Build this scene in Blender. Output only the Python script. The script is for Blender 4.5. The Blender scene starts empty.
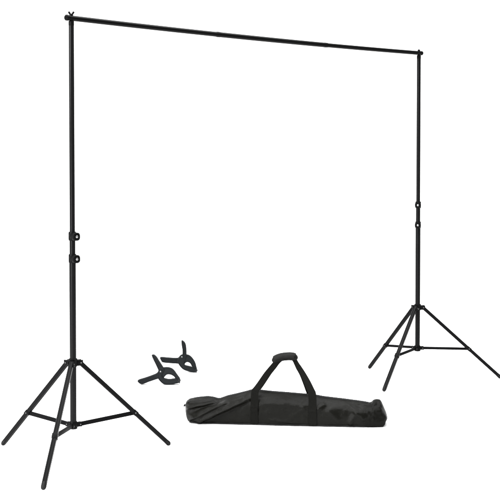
import bpy, bmesh, math, random
from mathutils import Vector, Matrix, noise
from mathutils.bvhtree import BVHTree
from mathutils.geometry import tessellate_polygon
random.seed(4)
scene = bpy.context.scene
COL = scene.collection
R = math.radians

# ------------------------------------------------------------ materials
def new_mat(name):
    m = bpy.data.materials.new(name); m.use_nodes = True
    nt = m.node_tree
    return m, nt, nt.nodes, nt.links, nt.nodes['Principled BSDF']

def coated(name, col, rough, spec, speck=0.25, bump=0.15, scale=260.0, metal=0.0, wear=0.0, big=14.0):
    """Procedural finish: base colour with slight tone variation, uneven gloss and a fine grain bump."""
    m, nt, N, L, b = new_mat(name)
    tc = N.new('ShaderNodeTexCoord')
    n1 = N.new('ShaderNodeTexNoise'); n1.inputs['Scale'].default_value = big; n1.inputs['Detail'].default_value = 6
    n2 = N.new('ShaderNodeTexNoise'); n2.inputs['Scale'].default_value = scale; n2.inputs['Detail'].default_value = 3
    L.new(tc.outputs['Object'], n1.inputs['Vector']); L.new(tc.outputs['Object'], n2.inputs['Vector'])
    mx = N.new('ShaderNodeMix'); mx.data_type = 'RGBA'
    mx.inputs['A'].default_value = (*[c * (1 - speck) for c in col], 1)
    mx.inputs['B'].default_value = (*[c * (1 + speck) for c in col], 1)
    L.new(n1.outputs['Fac'], mx.inputs['Factor'])
    last = mx.outputs['Result']
    if wear:
        cr = N.new('ShaderNodeValToRGB'); cr.color_ramp.elements[0].position = .70; cr.color_ramp.elements[1].position = .78
        n3 = N.new('ShaderNodeTexNoise'); n3.inputs['Scale'].default_value = 55; n3.inputs['Detail'].default_value = 8
        L.new(tc.outputs['Object'], n3.inputs['Vector']); L.new(n3.outputs['Fac'], cr.inputs['Fac'])
        mw = N.new('ShaderNodeMix'); mw.data_type = 'RGBA'
        L.new(last, mw.inputs['A']); mw.inputs['B'].default_value = (wear, wear, wear * .97, 1)
        L.new(cr.outputs['Color'], mw.inputs['Factor']); last = mw.outputs['Result']
    L.new(last, b.inputs['Base Color'])
    mr = N.new('ShaderNodeMapRange'); mr.inputs['To Min'].default_value = rough - .08; mr.inputs['To Max'].default_value = rough + .08
    L.new(n1.outputs['Fac'], mr.inputs['Value']); L.new(mr.outputs['Result'], b.inputs['Roughness'])
    bp = N.new('ShaderNodeBump'); bp.inputs['Strength'].default_value = bump; bp.inputs['Distance'].default_value = .0006
    L.new(n2.outputs['Fac'], bp.inputs['Height']); L.new(bp.outputs['Normal'], b.inputs['Normal'])
    b.inputs['Specular IOR Level'].default_value = spec
    b.inputs['Metallic'].default_value = metal
    return m

def fabric(name, col, rough, spec, sheen, weave=900.0, bstr=.25, crumple=.35):
    m, nt, N, L, b = new_mat(name)
    tc = N.new('ShaderNodeTexCoord')
    n1 = N.new('ShaderNodeTexNoise'); n1.inputs['Scale'].default_value = 9; n1.inputs['Detail'].default_value = 5
    L.new(tc.outputs['Object'], n1.inputs['Vector'])
    mx = N.new('ShaderNodeMix'); mx.data_type = 'RGBA'
    mx.inputs['A'].default_value = (*[c * .75 for c in col], 1); mx.inputs['B'].default_value = (*[c * 1.25 for c in col], 1)
    L.new(n1.outputs['Fac'], mx.inputs['Factor']); L.new(mx.outputs['Result'], b.inputs['Base Color'])
    w1 = N.new('ShaderNodeTexWave'); w1.wave_type = 'BANDS'; w1.bands_direction = 'X'; w1.inputs['Scale'].default_value = weave
    w2 = N.new('ShaderNodeTexWave'); w2.wave_type = 'BANDS'; w2.bands_direction = 'Z'; w2.inputs['Scale'].default_value = weave
    L.new(tc.outputs['Object'], w1.inputs['Vector']); L.new(tc.outputs['Object'], w2.inputs['Vector'])
    ad = N.new('ShaderNodeMath'); ad.operation = 'ADD'; L.new(w1.outputs['Fac'], ad.inputs[0]); L.new(w2.outputs['Fac'], ad.inputs[1])
    b1 = N.new('ShaderNodeBump'); b1.inputs['Strength'].default_value = bstr; b1.inputs['Distance'].default_value = .0003
    L.new(ad.outputs['Value'], b1.inputs['Height'])
    n2 = N.new('ShaderNodeTexNoise'); n2.inputs['Scale'].default_value = 34; n2.inputs['Detail'].default_value = 7; n2.inputs['Roughness'].default_value = .6
    n2.inputs['Distortion'].default_value = .6
    L.new(tc.outputs['Object'], n2.inputs['Vector'])
    b2 = N.new('ShaderNodeBump'); b2.inputs['Strength'].default_value = crumple; b2.inputs['Distance'].default_value = .006
    L.new(n2.outputs['Fac'], b2.inputs['Height']); L.new(b1.outputs['Normal'], b2.inputs['Normal'])
    L.new(b2.outputs['Normal'], b.inputs['Normal'])
    b.inputs['Roughness'].default_value = rough; b.inputs['Specular IOR Level'].default_value = spec
    b.inputs['Sheen Weight'].default_value = sheen; b.inputs['Sheen Roughness'].default_value = .5
    return m

M = {}
M['tube'] = coated('black_powder_coat', (.0034, .0034, .0036), .27, .07, bump=.10, scale=700)
M['leg'] = coated('black_leg_coat', (.0028, .0028, .0030), .33, .05, bump=.1, scale=700)
M['brace'] = coated('black_brace_coat', (.0028, .0028, .0030), .62, .03, bump=.1, scale=700)
M['bar'] = coated('black_bar_coat', (.0020, .0020, .0020), .33, .045, bump=.1, scale=500, big=22)
M['plastic'] = coated('black_moulded_plastic', (.0020, .0020, .0021), .45, .045, bump=.3, scale=900)
M['rivet'] = coated('dark_rivet_steel', (.10, .10, .10), .42, .4, speck=.1, bump=.1, metal=1.0)
M['rubber'] = coated('black_rubber', (.008, .008, .008), .7, .1, bump=.4, scale=600)
M['steel'] = coated('zinc_steel', (.26, .26, .26), .38, .5, speck=.08, bump=.1, metal=1.0)
M['clamp'] = coated('grey_black_nylon', (.0060, .0072, .0079), .40, .085, bump=.35, scale=420, wear=0.05)
M['clamp_pad'] = coated('clamp_pad_plastic', (.010, .011, .012), .55, .15, bump=.3, scale=500)
M['bag'] = fabric('black_nylon_cloth', (.0024, .0024, .0017), .33, .074, .0)
M['bag_end'] = fabric('black_nylon_end_cloth', (.0022, .0022, .0016), .38, .055, .0)
M['web'] = fabric('black_webbing', (.0028, .0028, .0021), .45, .068, .0, weave=520, bstr=.9, crumple=.2)
M['grip'] = fabric('charcoal_grip_cloth', (.0045, .0045, .0041), .5, .08, .0, crumple=.35)
M['zip'] = coated('black_zip_nylon', (.005, .005, .005), .5, .12, scale=500)

m, nt, N, L, b = new_mat('white_seamless_paper')
n1 = N.new('ShaderNodeTexNoise'); n1.inputs['Scale'].default_value = 1.2; n1.inputs['Detail'].default_value = 8
tc = N.new('ShaderNodeTexCoord'); L.new(tc.outputs['Object'], n1.inputs['Vector'])
mx = N.new('ShaderNodeMix'); mx.data_type = 'RGBA'
mx.inputs['A'].default_value = (.86, .86, .86, 1); mx.inputs['B'].default_value = (.89, .89, .888, 1)
L.new(n1.outputs['Fac'], mx.inputs['Factor']); L.new(mx.outputs['Result'], b.inputs['Base Color'])
b.inputs['Roughness'].default_value = .9; b.inputs['Specular IOR Level'].default_value = .1
M['paper'] = m

# ------------------------------------------------------------ mesh helpers
def link(name, bm, mat, parent=None, smooth=True, angle=40):
    me = bpy.data.meshes.new(name); bm.normal_update(); bm.to_mesh(me); bm.free()
    me.materials.append(M[mat])
    for p in me.polygons: p.use_smooth = smooth
    if smooth:
        try: me.set_sharp_from_angle(angle=R(angle))
        except Exception: pass
    o = bpy.data.objects.new(name, me); COL.objects.link(o)
    if parent: o.parent = parent
    return o

def root(name, loc, rz, label, cat, group=None):
    o = bpy.data.objects.new(name, None); COL.objects.link(o)
    o.empty_display_size = .1; o.location = loc; o.rotation_euler = (0, 0, rz)
    o['label'] = label; o['category'] = cat
    if group: o['group'] = group
    return o

def frame(d):
    d = d.normalized()
    a = Vector((0, 0, 1)) if abs(d.z) < .9 else Vector((0, 1, 0))
    x = a.cross(d).normalized(); y = d.cross(x).normalized()
    return x, y

def add_tube(bm, pts, rad, seg=20, cap=.0015):
    """Round tube along pts; rad one number or a list. Ends closed with a small chamfer."""
    pts = [Vector(p) for p in pts]
    rs = list(rad) if isinstance(rad, (list, tuple)) else [rad] * len(pts)
    P, Q, D = [], [], []
    d0 = (pts[1] - pts[0]).normalized(); d1 = (pts[-1] - pts[-2]).normalized()
    P = [pts[0]] + [pts[0] + d0 * cap] + pts[1:-1] + [pts[-1] - d1 * cap] + [pts[-1]]
    Q = [max(rs[0] - cap, rs[0] * .6), rs[0]] + rs[1:-1] + [rs[-1], max(rs[-1] - cap, rs[-1] * .6)]
    x, y = frame(d0)
    rings = []
    for i, p in enumerate(P):
        if i == 0: d = d0
        elif i == len(P) - 1: d = d1
        else: d = (P[i + 1] - P[i - 1]).normalized()
        x = (x - d * x.dot(d)).normalized(); y = d.cross(x)
        rings.append([bm.verts.new(p + (x * math.cos(2 * math.pi * k / seg) + y * math.sin(2 * math.pi * k / seg)) * Q[i]) for k in range(seg)])
    for a, c in zip(rings, rings[1:]):
        for k in range(seg):
            bm.faces.new((a[k], a[(k + 1) % seg], c[(k + 1) % seg], c[k]))
    bm.faces.new(list(reversed(rings[0]))); bm.faces.new(rings[-1])

def add_box(bm, c, size, rot=None, bev=.002, seg=2):
    t = bmesh.new()
    bmesh.ops.create_cube(t, size=1)
    bmesh.ops.scale(t, vec=Vector(size), verts=t.verts)
    if bev: bmesh.ops.bevel(t, geom=t.edges[:], offset=bev, segments=seg, profile=.5, affect='EDGES')
    if rot is not None: bmesh.ops.transform(t, matrix=rot.to_4x4(), verts=t.verts)
    bmesh.ops.translate(t, vec=Vector(c), verts=t.verts)
    me = bpy.data.meshes.new('t'); t.to_mesh(me); t.free(); bm.from_mesh(me); bpy.data.meshes.remove(me)

def add_bar(bm, a, b_, w, t, side, bev=.001):
    """Flat bar from a to b_: w across, t thick; side is the thin direction."""
    a = Vector(a); b_ = Vector(b_); d = (b_ - a); ln = d.length; d.normalize()
    s = Vector(side); s = (s - d * s.dot(d)).normalized(); u = d.cross(s)
    rot = Matrix((u, s, d)).transposed()
    add_box(bm, (a + b_) / 2, (w, t, ln), rot, bev)

def add_lathe(bm, o, axis, prof, seg=28, lobes=0, amp=0):
    o = Vector(o); axis = Vector(axis).normalized(); x, y = frame(axis)
    rings = []
    for r, h in prof:
        ring = []
        for k in range(seg):
            a = 2 * math.pi * k / seg
            rr = r * (1 + amp * math.cos(lobes * a)) if lobes else r
            ring.append(bm.verts.new(o + axis * h + (x * math.cos(a) + y * math.sin(a)) * rr))
        rings.append(ring)
    for a, c in zip(rings, rings[1:]):
        for k in range(seg): bm.faces.new((a[k], a[(k + 1) % seg], c[(k + 1) % seg], c[k]))
    bm.faces.new(list(reversed(rings[0]))); bm.faces.new(rings[-1])

def catmull(pts, n, closed=False):
    out = []; P = [Vector(p) for p in pts]; m = len(P)
    for i in range(m if closed else m - 1):
        p0 = P[(i - 1) % m] if closed or i else P[0]; p1 = P[i]
        p2 = P[(i + 1) % m]; p3 = P[(i + 2) % m] if closed or i + 2 < m else P[-1]
        for k in range(n):
            t = k / n
            out.append(.5 * ((2 * p1) + (p2 - p0) * t + (2 * p0 - 5 * p1 + 4 * p2 - p3) * t * t + (3 * p1 - p0 - 3 * p2 + p3) * t ** 3))
    if not closed: out.append(P[-1])
    return out

def lerp_table(tab, x):
    if x <= tab[0][0]: return tab[0][1:]
    for a, c in zip(tab, tab[1:]):
        if x <= c[0]:
            t = (x - a[0]) / (c[0] - a[0])
            return [a[i] + (c[i] - a[i]) * t for i in range(1, len(a))]
    return tab[-1][1:]

# ------------------------------------------------------------ the setting: white seamless paper sweep
bm = bmesh.new()
prof = [(-9.0, 0), (8, 0), (16, 0), (19, 0)]
for k in range(1, 17):
    a = k / 16 * math.pi / 2
    prof.append((19 + 3 * math.sin(a), 3 - 3 * math.cos(a)))
prof += [(22, 5), (22, 9)]
xs = [-34, -20, -10, 0, 10, 20, 34]
V = [[bm.verts.new((x, y, z)) for x in xs] for y, z in prof]
for a, c in zip(V, V[1:]):
    for k in range(len(xs) - 1): bm.faces.new((a[k], a[k + 1], c[k + 1], c[k]))
bmesh.ops.recalc_face_normals(bm, faces=bm.faces)
o = link('studio_floor', bm, 'paper', angle=80); o['kind'] = 'structure'

# ------------------------------------------------------------ tripod stands
def make_stand(loc, feet, H, zc, zh, joints, locks, knob_dir, lock_dir, label, wing, bw):
    """feet: three ground points relative to the pole; zc collar height, zh hub height."""
    t = root('tripod_stand', loc, 0, label, 'tripod stand', 'tripod stands holding up the crossbar')
    z_top = H + .004
    # telescoping poles
    bm = bmesh.new(); add_tube(bm, [(0, 0, zh - .015), (0, 0, locks[1])], .0148, 32); link('lower_pole', bm, 'tube', t)
    bm = bmesh.new(); add_tube(bm, [(0, 0, locks[1] - .03), (0, 0, locks[0])], .0130, 32); link('middle_pole', bm, 'tube', t)
    bm = bmesh.new(); add_tube(bm, [(0, 0, locks[0] - .03), (0, 0, H - .022), (0, 0, H - .0145)], [.0118, .0118, .0115], 32); link('upper_pole', bm, 'tube', t)
    # locking collars with their knobs
    for z in locks:
        kd = Vector((math.cos(R(knob_dir)), math.sin(R(knob_dir)), 0))
        sd = Vector((-kd.y, kd.x, 0))
        bm = bmesh.new()
        add_lathe(bm, (0, 0, z - .019), (0, 0, 1), [(.0155, 0), (.0172, .003), (.0172, .012), (.0162, .015), (.0162, .025), (.0172, .028), (.0172, .036), (.0150, .040)], 32)
        rot = Matrix((kd, sd, Vector((0, 0, 1)))).transposed()
        add_box(bm, kd * .018 + Vector((0, 0, z)), (.016, .024, .031), rot, .003)
        add_box(bm, -sd * .004 - kd * .0165 + Vector((0, 0, z)), (.006, .012, .030), rot, .002)
        c = link('locking_collar', bm, 'plastic', t)
        bm = bmesh.new()
        kc = kd * .019 + Vector((0, 0, z))
        add_lathe(bm, kc, kd, [(.008, 0), (.010, .004), (.0180, .006), (.0196, .009), (.0196, .017), (.0175, .0215), (.0085, .0222), (.008, .0195)], 48, 4, -.055)
        k = link('knob', bm, 'plastic', c)
        bm = bmesh.new()
        add_lathe(bm, kc + kd * .0185, kd, [(.0060, 0), (.0060, .0046), (.0046, .0060), (.001, .0066)], 20)
        link('screw_cap', bm, 'steel', k)
    # leg collar: ring with three forked ears
    fd = [Vector((f[0], f[1], 0)).normalized() for f in feet]
    bm = bmesh.new()
    add_lathe(bm, (0, 0, zc - .017), (0, 0, 1), [(.0165, 0), (.0185, .003), (.0185, .026), (.0200, .029), (.0200, .036), (.016, .039)], 32)
    for d in fd:
        s = Vector((-d.y, d.x, 0)); rot = Matrix((d, s, Vector((0, 0, 1)))).transposed()
        for sg in (-1, 1):
            add_box(bm, d * .029 + s * sg * .0115 + Vector((0, 0, zc)), (.030, .0035, .026), rot, .0012)
        add_box(bm, d * .022 + Vector((0, 0, zc + .0085)), (.014, .020, .008), rot, .001)
    lc = link('leg_collar', bm, 'plastic', t)
    for d in fd:
        s = Vector((-d.y, d.x, 0))
        bm = bmesh.new(); add_tube(bm, [d * .034 + s * .0155 + Vector((0, 0, zc)), d * .034 - s * .0155 + Vector((0, 0, zc))], .0035, 12, .0008)
        link('rivet', bm, 'rivet', lc)
    # tightening screw at the front of the collar
    bm = bmesh.new(); add_lathe(bm, (.002, -.0195, zc - .006), (0, -1, 0), [(.0045, 0), (.0045, .003), (.003, .0042)], 16)
    link('set_screw', bm, 'rivet', lc)
    # lower hub
    bm = bmesh.new()
    add_lathe(bm, (0, 0, zh - .020), (0, 0, 1), [(.012, 0), (.0175, .002), (.0190, .006), (.0190, .030), (.0165, .036)], 32)
    for d in fd:
        s = Vector((-d.y, d.x, 0)); rot = Matrix((d, s, Vector((0, 0, 1)))).transposed()
        for sg in (-1, 1):
            add_box(bm, d * .026 + s * sg * .009 + Vector((0, 0, zh)), (.026, .003, .020), rot, .001)
    hb = link('base_hub', bm, 'plastic', t)
    for d in fd:
        s = Vector((-d.y, d.x, 0))
        bm = bmesh.new(); add_tube(bm, [d * .031 + s * .0125 + Vector((0, 0, zh)), d * .031 - s * .0125 + Vector((0, 0, zh))], .003, 12, .0008)
        link('rivet', bm, 'rivet', hb)
    # legs, feet, braces
    for f, d, jf in zip(feet, fd, joints):
        s = Vector((-d.y, d.x, 0))
        top = d * .034 + Vector((0, 0, zc - .001)); bot = Vector((f[0], f[1], .0115))
        ax = (bot - top).normalized()
        bm = bmesh.new()
        nrm = ax.cross(s).normalized()
        rot = Matrix((s, nrm, ax)).transposed()
        ln = (bot - top).length
        # rolled channel leg: rounded box section with a shallow groove along its outer face
        sec = [(-.0085, -.006), (-.0085, .006), (-.0065, .0085), (-.003, .0088), (-.002, .0070), (.002, .0070), (.003, .0088), (.0065, .0085), (.0085, .006), (.0085, -.006), (.0065, -.0085), (.003, -.0088), (.002, -.0070), (-.002, -.0070), (-.003, -.0088), (-.0065, -.0085)]
        rings = [[bm.verts.new(top + ax * h + s * (u * q * 1.2) + nrm * (v * q * 1.15)) for u, v in sec] for h, q in ((-.012, .55), (-.010, .95), (-.006, 1), (ln - .03, 1), (ln - .012, 1))]
        for a, c in zip(rings, rings[1:]):
            for k in range(len(sec)): bm.faces.new((a[k], a[(k + 1) % len(sec)], c[(k + 1) % len(sec)], c[k]))
        bm.faces.new(rings[0]); bm.faces.new(rings[-1])
        bmesh.ops.recalc_face_normals(bm, faces=bm.faces)
        lg = link('leg', bm, 'leg', t, angle=35)
        bm = bmesh.new()
        add_tube(bm, [bot - ax * .034, bot - ax * .008, bot + ax * .001], [.0108, .0116, .0092], 20, .003)
        link('rubber_foot', bm, 'rubber', lg)
        j = top.lerp(bot, jf)
        ji = j - Vector((0, 0, 0))
        bm = bmesh.new()
        hp = d * .031 + Vector((0, 0, zh))
        add_bar(bm, hp - (ji - hp).normalized() * .006, ji + s * 0, .0158 * bw, .0100, s)
        br = link('brace', bm, 'brace', t)
        bm = bmesh.new()
        rot = Matrix((s, nrm, ax)).transposed()
        add_box(bm, j, (.0245, .0225, .026), rot, .002)
        bk = link('brace_bracket', bm, 'plastic', t)
        bm = bmesh.new(); add_tube(bm, [j + s * .0142, j - s * .0142], .0035, 12, .0008); link('rivet', bm, 'rivet', bk)
    # stud and wing nut on the pole's top
    bm = bmesh.new(); add_lathe(bm, (0, 0, H - .034), (0, 0, 1), [(.0118, 0), (.0124, .002), (.0124, .019), (.0118, .0212)], 24)
    link('pole_cap', bm, 'plastic', t)
    bm = bmesh.new(); add_tube(bm, [(0, 0, H - .02), (0, 0, H + .016)], .0038, 14, .0008); st = link('threaded_stud', bm, 'steel', t)
    wd = Vector((1, 0, 0)) if wing > .9 else Vector((.2, .98, 0))
    bm = bmesh.new()
    add_lathe(bm, (0, 0, H + .010), (0, 0, 1), [(.0085, 0), (.0085, .004), (.0062, .009), (.0055, .010)], 20)
    for sg in (-1, 1):
        pts = [wd * sg * .003 + Vector((0, 0, H + .014)), wd * sg * .0075 + Vector((0, 0, H + .012 + .010 * wing)), wd * sg * .012 + Vector((0, 0, H + .010 + .019 * wing))]
        add_tube(bm, pts, [.0040, .0045, .0046], 12, .0015)
    link('wing_nut', bm, 'plastic', t)
    return t

PL = Vector((-.8030, 5.4154, 0)); PR = Vector((1.0262, 7.3164, 0))
rel = lambda P, pts: [(x - P.x, y - P.y) for x, y in pts]
barang = math.degrees(math.atan2(PR.y - PL.y, PR.x - PL.x))
make_stand(PL, rel(PL, [(-1.176, 5.655), (-.382, 5.655), (-.853, 4.900)]), 2.001, .443, .161, (.60, .60, .60), (1.019, .918),
           -52, 0, 'nearer tripod stand with its pole under the left end of the crossbar', 1, 1.18)
make_stand(PR, rel(PR, [(.766, 7.678), (1.544, 7.338), (.777, 6.933)]), 2.001, .4488, .200, (.62, .585, .585), (1.077, .955),
           -100, 0, 'farther tripod stand with its pole under the right end of the crossbar', .45, .95)

# ------------------------------------------------------------ crossbar
A = Vector((PL.x, PL.y, 2.001)); B = Vector((PR.x, PR.y, 2.001))
D = (B - A); W = D.length; dn = D.normalized()
cb = root('crossbar', (A + B) / 2, 0, 'long black telescopic crossbar spanning the tops of both tripod stands', 'crossbar')
def bp(t):
    return A + D * t - Vector((0, 0, 4 * .009 * t * (1 - t))) - (A + B) / 2
def span(t0, t1, r, n=14, name='tube_section'):
    bm = bmesh.new(); add_tube(bm, [bp(t0 + (t1 - t0) * k / n) for k in range(n + 1)], r, 28)
    return link(name, bm, 'bar', cb)
span(-.0065, .352, .0123); span(.345, .675, .0130); span(.668, 1.0065, .0118)
for t0, r in ((.352, .0139), (.668, .0137)):
    s_ = span(t0 - .004, t0 + .004, r, 2, 'joint_sleeve')
for t0, t1, r in ((-.0125, -.0055, .0134), (1.0055, 1.0125, .0128)):
    bm = bmesh.new(); add_tube(bm, [bp(t0), bp((t0 + t1) / 2), bp(t1)], [r, r * 1.03, r], 24, .004); link('end_cap', bm, 'plastic', cb)
for t0 in (0, 1):
    bm = bmesh.new(); add_tube(bm, [bp(t0) + Vector((0, 0, -.0145)), bp(t0) + Vector((0, 0, .0125))], .0075, 16, .001)
    link('bolt_bush', bm, 'plastic', cb)

# ------------------------------------------------------------ carry bag
BS = 195.5
bag = root('carry_bag', (.186, 6.179, 0), R(-5.88), 'long black nylon carry bag with a looped handle lying on the white floor', 'bag')
lx = lambda x: (x - 285.5) / BS
yb = lambda x: 423.5 + (x - 183) * 4.8 / 205
# outline: photo column, top edge, lower edge, half depth, end panel factor
OUT = [(183.0, 402.5, 409, .022), (183.8, 400.4, 414, .040), (185, 399.3, 418.3, .055), (187, 398.0, 421.6, .066), (190, 397.3, 423.2, .073), (195, 396.5, 424, .078),
       (205, 395.9, 424, .080), (211, 396.5, 424, .080), (217, 398.0, 424, .080), (221, 397.0, 425, .081), (226, 395.3, 425, .083), (235, 393.2, 425, .085),
       (245, 390.8, 425, .086), (252, 389.2, 425, .086), (262, 389.9, 426, .086), (280, 391.6, 426, .087), (300, 393.2, 427, .087), (308, 393.9, 427, .087), (316, 394.8, 427, .086),
       (325, 396.4, 428, .085), (345, 398.9, 428, .082), (360, 401.0, 428, .080), (369, 402.5, 428, .078), (373, 403.0, 428, .077), (377, 404.0, 428.2, .074), (381, 406.0, 428.2, .068),
       (384, 409.5, 427.6, .055), (385.5, 413, 425.5, .040), (386.3, 417, 422, .022)]
ST = []
for i in range(29 - 1):
    pass
CR = catmull([(q[0], q[1], q[3]) for q in OUT], 14)
LOW = [(q[0], q[2]) for q in OUT]
# soft box section: (depth, height) with an upright lower face and a slanting shoulder
SEC = catmull([(-.86, .0, 0), (-.985, .035, 0), (-1.02, .15, 0), (-1.03, .34, 0), (-.99, .56, 0), (-.90, .70, 0), (-.66, .84, 0), (-.36, .955, 0), (0, 1.0, 0), (.36, .955, 0), (.66, .85, 0), (.90, .70, 0),
               (1.0, .5, 0), (1.03, .25, 0), (.985, .035, 0), (.86, .0, 0), (.4, .0, 0), (-.4, .0, 0)], 10, True)
# folds: crest from a to b in photo units, spread above the crest, spread below, height
FOLD = [((250, 398.8), (196, 422), 10.5, 2.6, .019), ((228, 402), (190, 418), 5.5, 2.0, .0105), ((219, 401), (182, 409), 5.0, 2.2, .0105), ((214, 398.6), (184, 402), 3, 1.6, .006),
        ((204, 414), (188, 420), 3.0, 1.6, .003),
        ((346, 402.5), (366, 421), 7.0, 3.6, .0065), ((328, 409), (340, 423), 5.5, 3.4, .004), ((326, 403), (316, 412), 4.5, 3.2, .0035), ((306, 408), (288, 421), 6, 3, .003),
        ((352, 402), (374, 404), 4, 2, .006), ((262, 403), (312, 406), 9, 4, .004), ((270, 420), (300, 423.5), 3, 2, .003), ((358, 412), (350, 425), 5, 3, .005)]
def fold_h(px, py):
    h = 0
    for a, c, up_, dn_, amp in FOLD:
        ax, ay = a; cx, cy = c
        if ax > cx: ax, ay, cx, cy = cx, cy, ax, ay
        dx, dy = cx - ax, cy - ay; ln = math.hypot(dx, dy); dx /= ln; dy /= ln
        t = ((px - ax) * dx + (py - ay) * dy) / ln
        q = (px - ax) * dy - (py - ay) * dx          # > 0 above the crest
        q += .5 * noise.noise(Vector((px * .12, py * .12, ax)))
        e = min(max(min(t, 1 - t) * 5 + .35, 0), 1); e = e * e * (3 - 2 * e)
        w = 1 - q / up_ if q > 0 else 1 + q / dn_
        if w <= 0: continue
        w = w * w * (3 - 2 * w) * .4 + w * .6
        h += 1.7 * amp * e * w
    return h
bm = bmesh.new(); rings = []
for P in CR:
    px, ty, w = P; by = lerp_table(LOW, px)[0]; base = yb(px)
    zt = max((base - ty) / BS - .0190, .012); zb = max((base - by) / BS, 0)
    if zb > zt - .01: zb = zt - .01
    cz = (zt + zb) / 2
    ring = []
    for q in SEC:
        y = q.x * w; z = zb + max(q.y, 0) * (zt - zb)
        n = Vector((0, q.x, (q.y - .5) * 1.1)); n.normalize()
        py = base - (z + (y + .087) * .229) * BS
        endf = min(1, (px - 183) / 5, (386.3 - px) / 4); endf = max(endf, 0)
        h = 0
        if q.y > .01:
            if q.x < .2: h += fold_h(px, py) * min(1, (q.y - .01) * 8) * min(1, (.2 - q.x) * 3)
            else: h += fold_h(370 - (px - 200), py) * .6 * min(1, q.x * 1.2)
            v = Vector((px * .045, y * 9, z * 9))
            h += .0045 * noise.noise(v) + .0028 * noise.noise(v * 2.7 + Vector((7, 1, 3))) + .0013 * noise.noise(v * 6.1)
        topf = 1 if q.y < .84 else max(.25, 1 - (q.y - .84) * 5)
        h *= endf * topf
        y2 = y + n.y * h; z2 = max(z + n.z * h * .6, 0.0008 if q.y > .0 else .0006)
        ring.append(bm.verts.new((lx(px), y2, z2)))
    rings.append(ring)
n = len(SEC)
for a, c in zip(rings, rings[1:]):
    for k in range(n): bm.faces.new((a[k], c[k], c[(k + 1) % n], a[(k + 1) % n]))
bm.faces.new(rings[0]); bm.faces.new(list(reversed(rings[-1])))
bmesh.ops.recalc_face_normals(bm, faces=bm.faces)
BV = BVHTree.FromBMesh(bm)
link('bag_body', bm, 'bag', bag, angle=60)

# gathered end panel over the right end of the bag, with the stand-up flap at its top
bm = bmesh.new(); rings = []
EP = catmull([(362.5, 402.0, .0780), (365, 401.9, .0800), (368, 402.0, .0815), (370, 402.2, .082), (372.0, 401.6, .082), (373.8, 399.9, .081), (376.5, 399.0, .078), (379.8, 399.3, .074), (381.6, 401.2, .071), (383.2, 404.5, .068), (384.9, 408.5, .064), (386.4, 412.2, .056), (387.4, 415.5, .042), (387.9, 418.5, .020)], 8)
for P in EP:
    px, ty, w = P; base = yb(px)
    low = lerp_table([(366, 428.4), (378, 428.4), (383, 428.0), (385.3, 426.0), (386.2, 423.0), (387.4, 421.5), (388, 420.5)], px)[0]
    zt = (base - ty) / BS - .0190; zb = max((base - low) / BS, .0)
    ring = []
    for q in SEC:
        y = q.x * w; z = zb + max(q.y, 0) * (zt - zb)
        peak = max(0, 1 - abs(px - 377.5) / 5.0)
        if q.y > .8: y *= 1 - .35 * peak
        v = Vector((px * .16, y * 22, z * 22))
        h = (.0050 * noise.noise(v) + .0022 * noise.noise(v * 2.3)) * min(1, (388 - px) / 4)
        if q.y <= .01: h = 0
        nn = Vector((0, q.x, (q.y - .5) * 1.1)).normalized()
        ring.append(bm.verts.new((lx(px), y + nn.y * (h + .0010), max(z + nn.z * h * .5, .0004))))
    rings.append(ring)
for a, c in zip(rings, rings[1:]):
    for k in range(n): bm.faces.new((a[k], c[k], c[(k + 1) % n], a[(k + 1) % n]))
bm.faces.new(rings[0]); bm.faces.new(list(reversed(rings[-1])))
bmesh.ops.recalc_face_normals(bm, faces=bm.faces)
link('end_panel', bm, 'bag_end', bag, angle=60)

# zip along the top
bm = bmesh.new(); prev = None
for k in range(160):
    px = 192 + (368 - 192) * k / 159; tp = min(1, (k + 1) / 14) * .62
    row = []
    for dy, dz in ((-.016, 0.0008), (-.015, .0026), (-.005, .0028), (-.004, .0048), (.004, .0048), (.005, .0028), (.015, .0026), (.016, .0008)):
        hit = BV.ray_cast(Vector((lx(px), dy, 1)), Vector((0, 0, -1)))[0]
        z = hit.z if hit else 0
        if abs(dy) < .0045: z += .0005 * (k % 2)
        row.append(bm.verts.new((lx(px), dy, z + dz * tp)))
    if prev:
        for i in range(7): bm.faces.new((prev[i], row[i], row[i + 1], prev[i + 1]))
    prev = row
bmesh.ops.recalc_face_normals(bm, faces=bm.faces)
zp = link('zip', bm, 'zip', bag, angle=30)
bm = bmesh.new()
zz = (yb(183) - 404.2) / BS - .019
add_tube(bm, [(lx(186), 0, zz + .004), (lx(183.4), -.004, zz + .002), (lx(182.0), -.008, zz - .001), (lx(181.4), -.010, zz - .008)], [.003, .0045, .0055, .004], 12)
link('zip_pull', bm, 'zip', bag)

# piping along the foot of the front and back faces
for sg in (-1, 1):
    pts = []
    for k in range(90):
        px = 189 + (366 - 189) * k / 89
        hit = BV.ray_cast(Vector((lx(px), sg * .5, .010)), Vector((0, -sg, 0)))[0]
        if hit: pts.append(Vector((lx(px), hit.y + sg * .0008, .0058 + .0012 * noise.noise(Vector((px * .09, sg, 0))))))
    bm = bmesh.new(); add_tube(bm, pts, .0034, 10)
    link('piping', bm, 'zip', bag)

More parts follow.
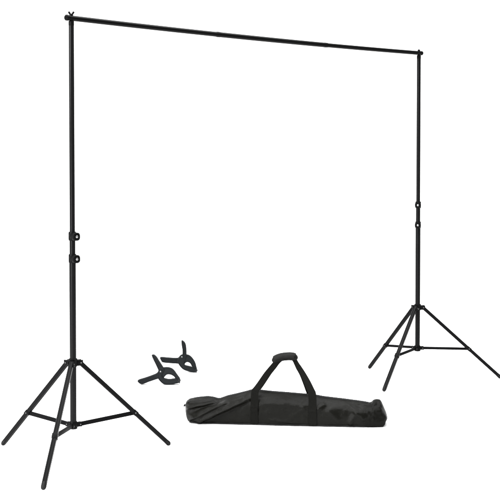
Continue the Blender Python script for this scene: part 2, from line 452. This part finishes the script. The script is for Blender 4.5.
# handle: two webbing straps meeting in a padded grip
def ribbon(pairs, name, parent, th=.0028, mat='web'):
    bm = bmesh.new()
    Lh = catmull([p[0] for p in pairs], 5); Rh = catmull([p[1] for p in pairs], 5); rows = []
    for i, (a, c) in enumerate(zip(Lh, Rh)):
        j = min(i + 1, len(Lh) - 1); k = max(i - 1, 0)
        d = ((Lh[j] + Rh[j]) - (Lh[k] + Rh[k])).normalized(); nn = (c - a).cross(d).normalized() * th / 2
        row = []
        for f in range(7):
            e = f / 6; bulge = .25 if f in (0, 6) else 1
            row.append(bm.verts.new(a.lerp(c, e) + nn * bulge))
        for f in range(6, -1, -1):
            e = f / 6; bulge = .25 if f in (0, 6) else 1
            row.append(bm.verts.new(a.lerp(c, e) - nn * bulge))
        rows.append(row)
    for a, c in zip(rows, rows[1:]):
        for k in range(14): bm.faces.new((a[k], a[(k + 1) % 14], c[(k + 1) % 14], c[k]))
    bm.faces.new(rows[0]); bm.faces.new(list(reversed(rows[-1])))
    bmesh.ops.recalc_face_normals(bm, faces=bm.faces)
    return link(name, bm, mat, parent, angle=50)

def P3(px, py, y, sg):
    """bag coordinates of a handle point at depth y (front side), mirrored for the back strap"""
    z = (yb(px) - py) / BS - ((y if sg < 0 else -y) + .087) * .229
    return Vector((lx(px) - (.20 * -y if sg > 0 else 0), y * (1 if sg < 0 else -1), z))
for sg in (-1, 1):
    # on the bag's face, then the free part up to the grip and down again
    def face(px0, px1, zs):
        out = []
        if sg > 0: px0 -= 3.4; px1 -= 3.4
        for z in zs:
            pr = []
            for px in (px0, px1):
                hit = BV.ray_cast(Vector((lx(px), sg * .5, z)), Vector((0, -sg, 0)))[0]
                yy = hit.y if hit else sg * .087
                pr.append(yy)
            ym = (max(abs(pr[0]), abs(pr[1])) + .0045) * sg
            out.append((Vector((lx(px0), ym, z)), Vector((lx(px1), ym, z))))
        return out
    left = face(251.2, 258.8, (.006, .03, .06, .09, .115))
    free = [((251.9, 390.5, -.078), (259.3, 391.5, -.074)), ((254.8, 386.0, -.068), (262.4, 387.0, -.064)), ((258.3, 380.8, -.056), (265.6, 382.2, -.052)), ((264.3, 371.6, -.038), (271.2, 373.2, -.034)),
            ((269.9, 364.6, -.026), (276.4, 366.3, -.022)), ((274.0, 359.6, -.018), (279.2, 362.4, -.016)), ((279, 355.8, -.014), (282.5, 359.6, -.014)), ((288.0, 354.0, -.014), (288.4, 358.0, -.014)),
            ((295.2, 356.6, -.014), (292.2, 359.4, -.014)), ((298.8, 361.8, -.020), (294.2, 362.8, -.018)), ((302.3, 366.8, -.030), (296.8, 367.8, -.028)), ((305.9, 372.3, -.040), (300.2, 373.4, -.038)),
            ((311.0, 381.0, -.058), (304.2, 382.0, -.056)), ((314.6, 388.2, -.070), (307.0, 388.8, -.068)), ((316.8, 393.4, -.078), (308.8, 393.4, -.076))]
    fr = []
    for a, c in free: fr.append((P3(*a, sg), P3(*c, sg)))
    right = face(317.4, 309.4, (.11, .085, .055, .03, .006))
    left = [q for q in left if q[0].z < fr[0][0].z - .02]; right = [q for q in right if q[0].z < fr[-1][0].z - .02]
    st = ribbon(left + fr + right, 'handle_strap', bag)
    # cross-stitched patches where the strap is sewn on
    for x0, x1 in ((251.6, 258.4), (309.8, 317.0)):
        pr = face(x0, x1, (.070, .080, .090)); off = Vector((0, sg * .0022, 0))
        ribbon([(a + off, c + off) for a, c in pr], 'stitching', st, .0012, 'web')

bm = bmesh.new(); rings = []
GC = catmull([(272.6, 360.4, .45), (273.6, 359.3, .86), (276, 357.8, .98), (279.5, 356.4, 1.0), (284, 355.6, 1.0), (289, 355.3, 1.0), (292.6, 355.7, 1.0), (294.8, 357.0, .93), (295.8, 358.6, .5)], 6)
for i, P in enumerate(GC):
    a = GC[max(i - 1, 0)]; c = GC[min(i + 1, len(GC) - 1)]
    d = Vector((c.x - a.x, 0, -(c.y - a.y))).normalized(); up_ = Vector((-d.z, 0, d.x))
    if up_.z < 0: up_ = -up_
    cen = P3(P.x, P.y, 0, -1); ring = []
    for k in range(32):
        an = 2 * math.pi * k / 32; ca, sa = math.cos(an), math.sin(an)
        yy = .027 * math.copysign(abs(ca) ** .8, ca) * (.5 + .5 * P.z); zz_ = .0185 * math.copysign(abs(sa) ** .8, sa) * P.z
        v = Vector((P.x * .3, ca * 2, sa * 2)); hh = 1 + .07 * noise.noise(v * 1.5)
        ring.append(bm.verts.new(cen + Vector((0, yy * hh, 0)) + up_ * zz_ * hh))
    rings.append(ring)
for a, c in zip(rings, rings[1:]):
    for k in range(32): bm.faces.new((a[k], a[(k + 1) % 32], c[(k + 1) % 32], c[k]))
bm.faces.new(rings[0]); bm.faces.new(list(reversed(rings[-1])))
bmesh.ops.recalc_face_normals(bm, faces=bm.faces)
gr = link('handle_grip', bm, 'grip', bag, angle=60)
bm = bmesh.new()      # wrap-around closing flap on the grip
rows = []
for i, P in enumerate(GC[9:-9]):
    row = []
    a = GC[9:-9][max(i - 1, 0)]; c = GC[9:-9][min(i + 1, len(GC) - 19)]
    d = Vector((c.x - a.x, 0, -(c.y - a.y))).normalized(); up_ = Vector((-d.z, 0, d.x)); cen = P3(P.x, P.y, 0, -1)
    for k in range(12):
        an = math.pi * (.42 + .62 * k / 11); ca, sa = math.cos(an), math.sin(an)
        row.append(bm.verts.new(cen + Vector((0, .0295 * math.copysign(abs(ca) ** .8, ca), 0)) + up_ * .0207 * math.copysign(abs(sa) ** .8, sa)))
    rows.append(row)
for a, c in zip(rows, rows[1:]):
    for k in range(11): bm.faces.new((a[k], a[k + 1], c[k + 1], c[k]))
bmesh.ops.recalc_face_normals(bm, faces=bm.faces)
fl = link('closing_flap', bm, 'grip', gr, angle=60)
md = fl.modifiers.new('s', 'SOLIDIFY'); md.thickness = .002; md.offset = 1

# ------------------------------------------------------------ spring clamps
def make_clamp(loc, ox, oz, sc, armA, armB, piv, chA, chB, pads, label, rz=0):
    t = root('spring_clamp', loc, rz, label, 'clamp', 'black spring clamps on the floor')
    q2 = lambda p: ((p[0] - ox) / sc, (oz - p[1]) / sc)
    def arm(poly, th, ribs):
        sm = catmull([(p[0], p[1], 0) for p in poly], 3, True)
        pts = [q2(p) for p in sm]
        m_ = len(pts)
        area_ = sum(pts[k][0] * pts[(k + 1) % m_][1] - pts[(k + 1) % m_][0] * pts[k][1] for k in range(m_))
        sgn = 1 if area_ > 0 else -1
        def inset(dist):
            out = []
            for k in range(m_):
                a, c = pts[(k - 2) % m_], pts[(k + 2) % m_]
                dx, dz = c[0] - a[0], c[1] - a[1]; ln = math.hypot(dx, dz) or 1
                out.append((pts[k][0] - sgn * dz / ln * dist, pts[k][1] + sgn * dx / ln * dist))
            return out
        bm = bmesh.new(); loops = []
        for dist, y in ((.0064, -th / 2 + .0032), (.0052, -th / 2), (.0022, -th / 2), (.0007, -th / 2 + .0007), (0, -th / 2 + .0022), (0, th / 2 - .0022), (.0007, th / 2 - .0007), (.0022, th / 2), (.0052, th / 2), (.0064, th / 2 - .0032)):
            loops.append([bm.verts.new((x, y, z)) for x, z in inset(dist)])
        for a, c in zip(loops, loops[1:]):
            for k in range(m_): bm.faces.new((a[k], a[(k + 1) % m_], c[(k + 1) % m_], c[k]))
        for lp in (loops[0], loops[-1]):
            for tri in tessellate_polygon([[v.co for v in lp]]):
                try: bm.faces.new([lp[q] for q in tri])
                except ValueError: pass
        bmesh.ops.recalc_face_normals(bm, faces=bm.faces)
        # grip ribs across the handle
        (a, c, wd, nr) = ribs
        a = Vector(q2(a)); c = Vector(q2(c)); d = (c - a).normalized(); s = Vector((-d.y, d.x))
        for k in range(nr):
            p = a.lerp(c, k / (nr - 1)); rot = Matrix((Vector((s.x, 0, s.y)), Vector((0, 1, 0)), Vector((d.x, 0, d.y)))).transposed()
            add_box(bm, (p.x, 0, p.y), (wd, th - .0012, .0024), rot, .0007, 1)
        return link('clamp_arm', bm, 'clamp', t, angle=35)
    arm(armA, .030, chA); arm(armB, .024, chB)
    x, z = q2(piv)
    bm = bmesh.new(); add_tube(bm, [(x, -.0182, z), (x, .0182, z)], .0042, 20, .0015); link('pivot_pin', bm, 'steel', t)
    bm = bmesh.new(); add_lathe(bm, (x, -.0165, z), (0, 1, 0), [(.0075, 0), (.0115, .0006), (.0125, .0025), (.0125, .0305), (.0115, .0324), (.0075, .033)], 28); link('pivot_boss', bm, 'clamp', t)
    bm = bmesh.new(); pts = []
    for k in range(97):
        a = k / 96 * 2 * math.pi * 3; pts.append((x + .009 * math.cos(a), -.009 + .018 * k / 96, z + .009 * math.sin(a)))
    add_tube(bm, pts, .0014, 8, .0004); link('coil_spring', bm, 'steel', t)
    for (px, pz, an) in pads:
        x, z = q2((px, pz)); bm = bmesh.new()
        rot = Matrix.Rotation(R(an), 3, 'Y')
        add_box(bm, (x, 0, z), (.016, .034, .007), rot, .002)
        for k in range(4): add_box(bm, Vector((x, 0, z)) + rot @ Vector((-.006 + k * .004, 0, -.0038)), (.0018, .033, .002), rot, .0006, 1)
        link('jaw_pad', bm, 'clamp_pad', t)
    return t

A1 = [(137, 155), (150, 153), (166, 165), (185, 195), (206, 228), (214, 245), (208, 262), (200, 280), (205, 295), (222, 303), (245, 307), (270, 304), (286, 302), (300, 309), (311, 319), (303, 330), (285, 334), (262, 340),
      (240, 342), (215, 338), (195, 325), (178, 305), (171, 285), (171, 268), (178, 252), (172, 235), (158, 205), (143, 172)]
B1 = [(48, 318), (56, 309), (95, 297), (140, 281), (168, 268), (180, 250), (195, 237), (215, 232), (240, 232), (262, 239), (277, 252), (290, 270), (303, 288), (313, 303), (312, 318), (303, 324), (293, 313), (284, 301),
      (275, 289), (258, 279), (240, 276), (228, 280), (218, 290), (210, 300), (195, 300), (178, 303), (150, 312), (110, 326), (82, 337), (66, 336), (54, 328)]
make_clamp((-.5445, 7.183, 0), 185, 341.5, 6.25 * 166.04, A1, B1, (192, 257), ((148, 170), (184, 228), .017, 9), ((66, 322), (158, 290), .019, 11),
           [(306, 324, 35), (309, 313, 215)], 'nearer black spring clamp, resting lowest on the floor with its lower handle pointing left')
A2 = [(322, 66), (332, 67), (345, 80), (352, 105), (354, 150), (352, 165), (345, 185), (338, 205), (345, 219), (362, 224), (385, 230), (400, 238), (412, 248), (416, 258), (405, 266), (385, 262), (350, 253), (330, 243), (315, 228),
      (303, 210), (299, 190), (305, 173), (325, 158), (329, 130), (324, 95)]
B2 = [(188, 173), (200, 169), (250, 173), (298, 174), (312, 160), (330, 152), (352, 152), (372, 158), (388, 172), (400, 188), (410, 208), (415, 228), (419, 245), (414, 258), (404, 250), (395, 235), (384, 222), (380, 212),
      (370, 203), (358, 200), (348, 205), (340, 215), (328, 215), (300, 210), (255, 207), (207, 202), (196, 192)]
make_clamp((-.453, 7.59, 0), 305, 264.5, 6.25 * 157.19, A2, B2, (325, 166), ((332, 82), (341, 145), .017, 9), ((205, 186), (290, 192), .022, 11),
           [(412, 262, 60), (416, 250, 240)], 'farther black spring clamp, behind the other with one handle pointing straight up')

# ------------------------------------------------------------ camera
cam = bpy.data.cameras.new('camera'); co = bpy.data.objects.new('camera', cam); COL.objects.link(co)
cam.sensor_width = 36; cam.lens = 86.4; cam.shift_y = -.1122; cam.clip_end = 200
co.location = (0, 0, 1.4); co.rotation_euler = (R(88), 0, 0)
scene.camera = co

# ------------------------------------------------------------ studio light
w = bpy.data.worlds.new('World'); scene.world = w; w.use_nodes = True
bg = w.node_tree.nodes['Background']; bg.inputs['Color'].default_value = (1, 1, 1, 1); bg.inputs['Strength'].default_value = .34
def area(name, loc, tgt, sx, sy, power):
    l = bpy.data.lights.new(name, 'AREA'); l.shape = 'RECTANGLE'; l.size = sx; l.size_y = sy; l.energy = power
    o = bpy.data.objects.new(name, l); COL.objects.link(o); o.location = loc
    o.rotation_euler = (Vector(tgt) - Vector(loc)).to_track_quat('-Z', 'Y').to_euler()
    return o
area('softbox_top', (0, 6.4, 5.0), (0, 6.6, 0), 7, 5, 900)
area('strip_softbox', (-2.9, 1.6, .78), (0, 6.4, .95), .26, .8, 110)
area('softbox_key', (-4.2, 2.4, 3.3), (0, 6.4, .6), 1.4, 2.4, 850)
area('softbox_fill', (4.2, .8, 2.6), (.3, 6.8, .6), 1.4, 2.4, 60)
area('backdrop_lamp', (0, 15, 7.5), (0, 21, 1), 40, 2, 2600)

vs = scene.view_settings; vs.view_transform = 'Standard'; vs.look = 'None'; vs.exposure = 0; vs.gamma = 1
scene.render.engine = 'CYCLES'
scene.cycles.use_denoising = True
scene.cycles.max_bounces = 6
scene.render.film_transparent = False
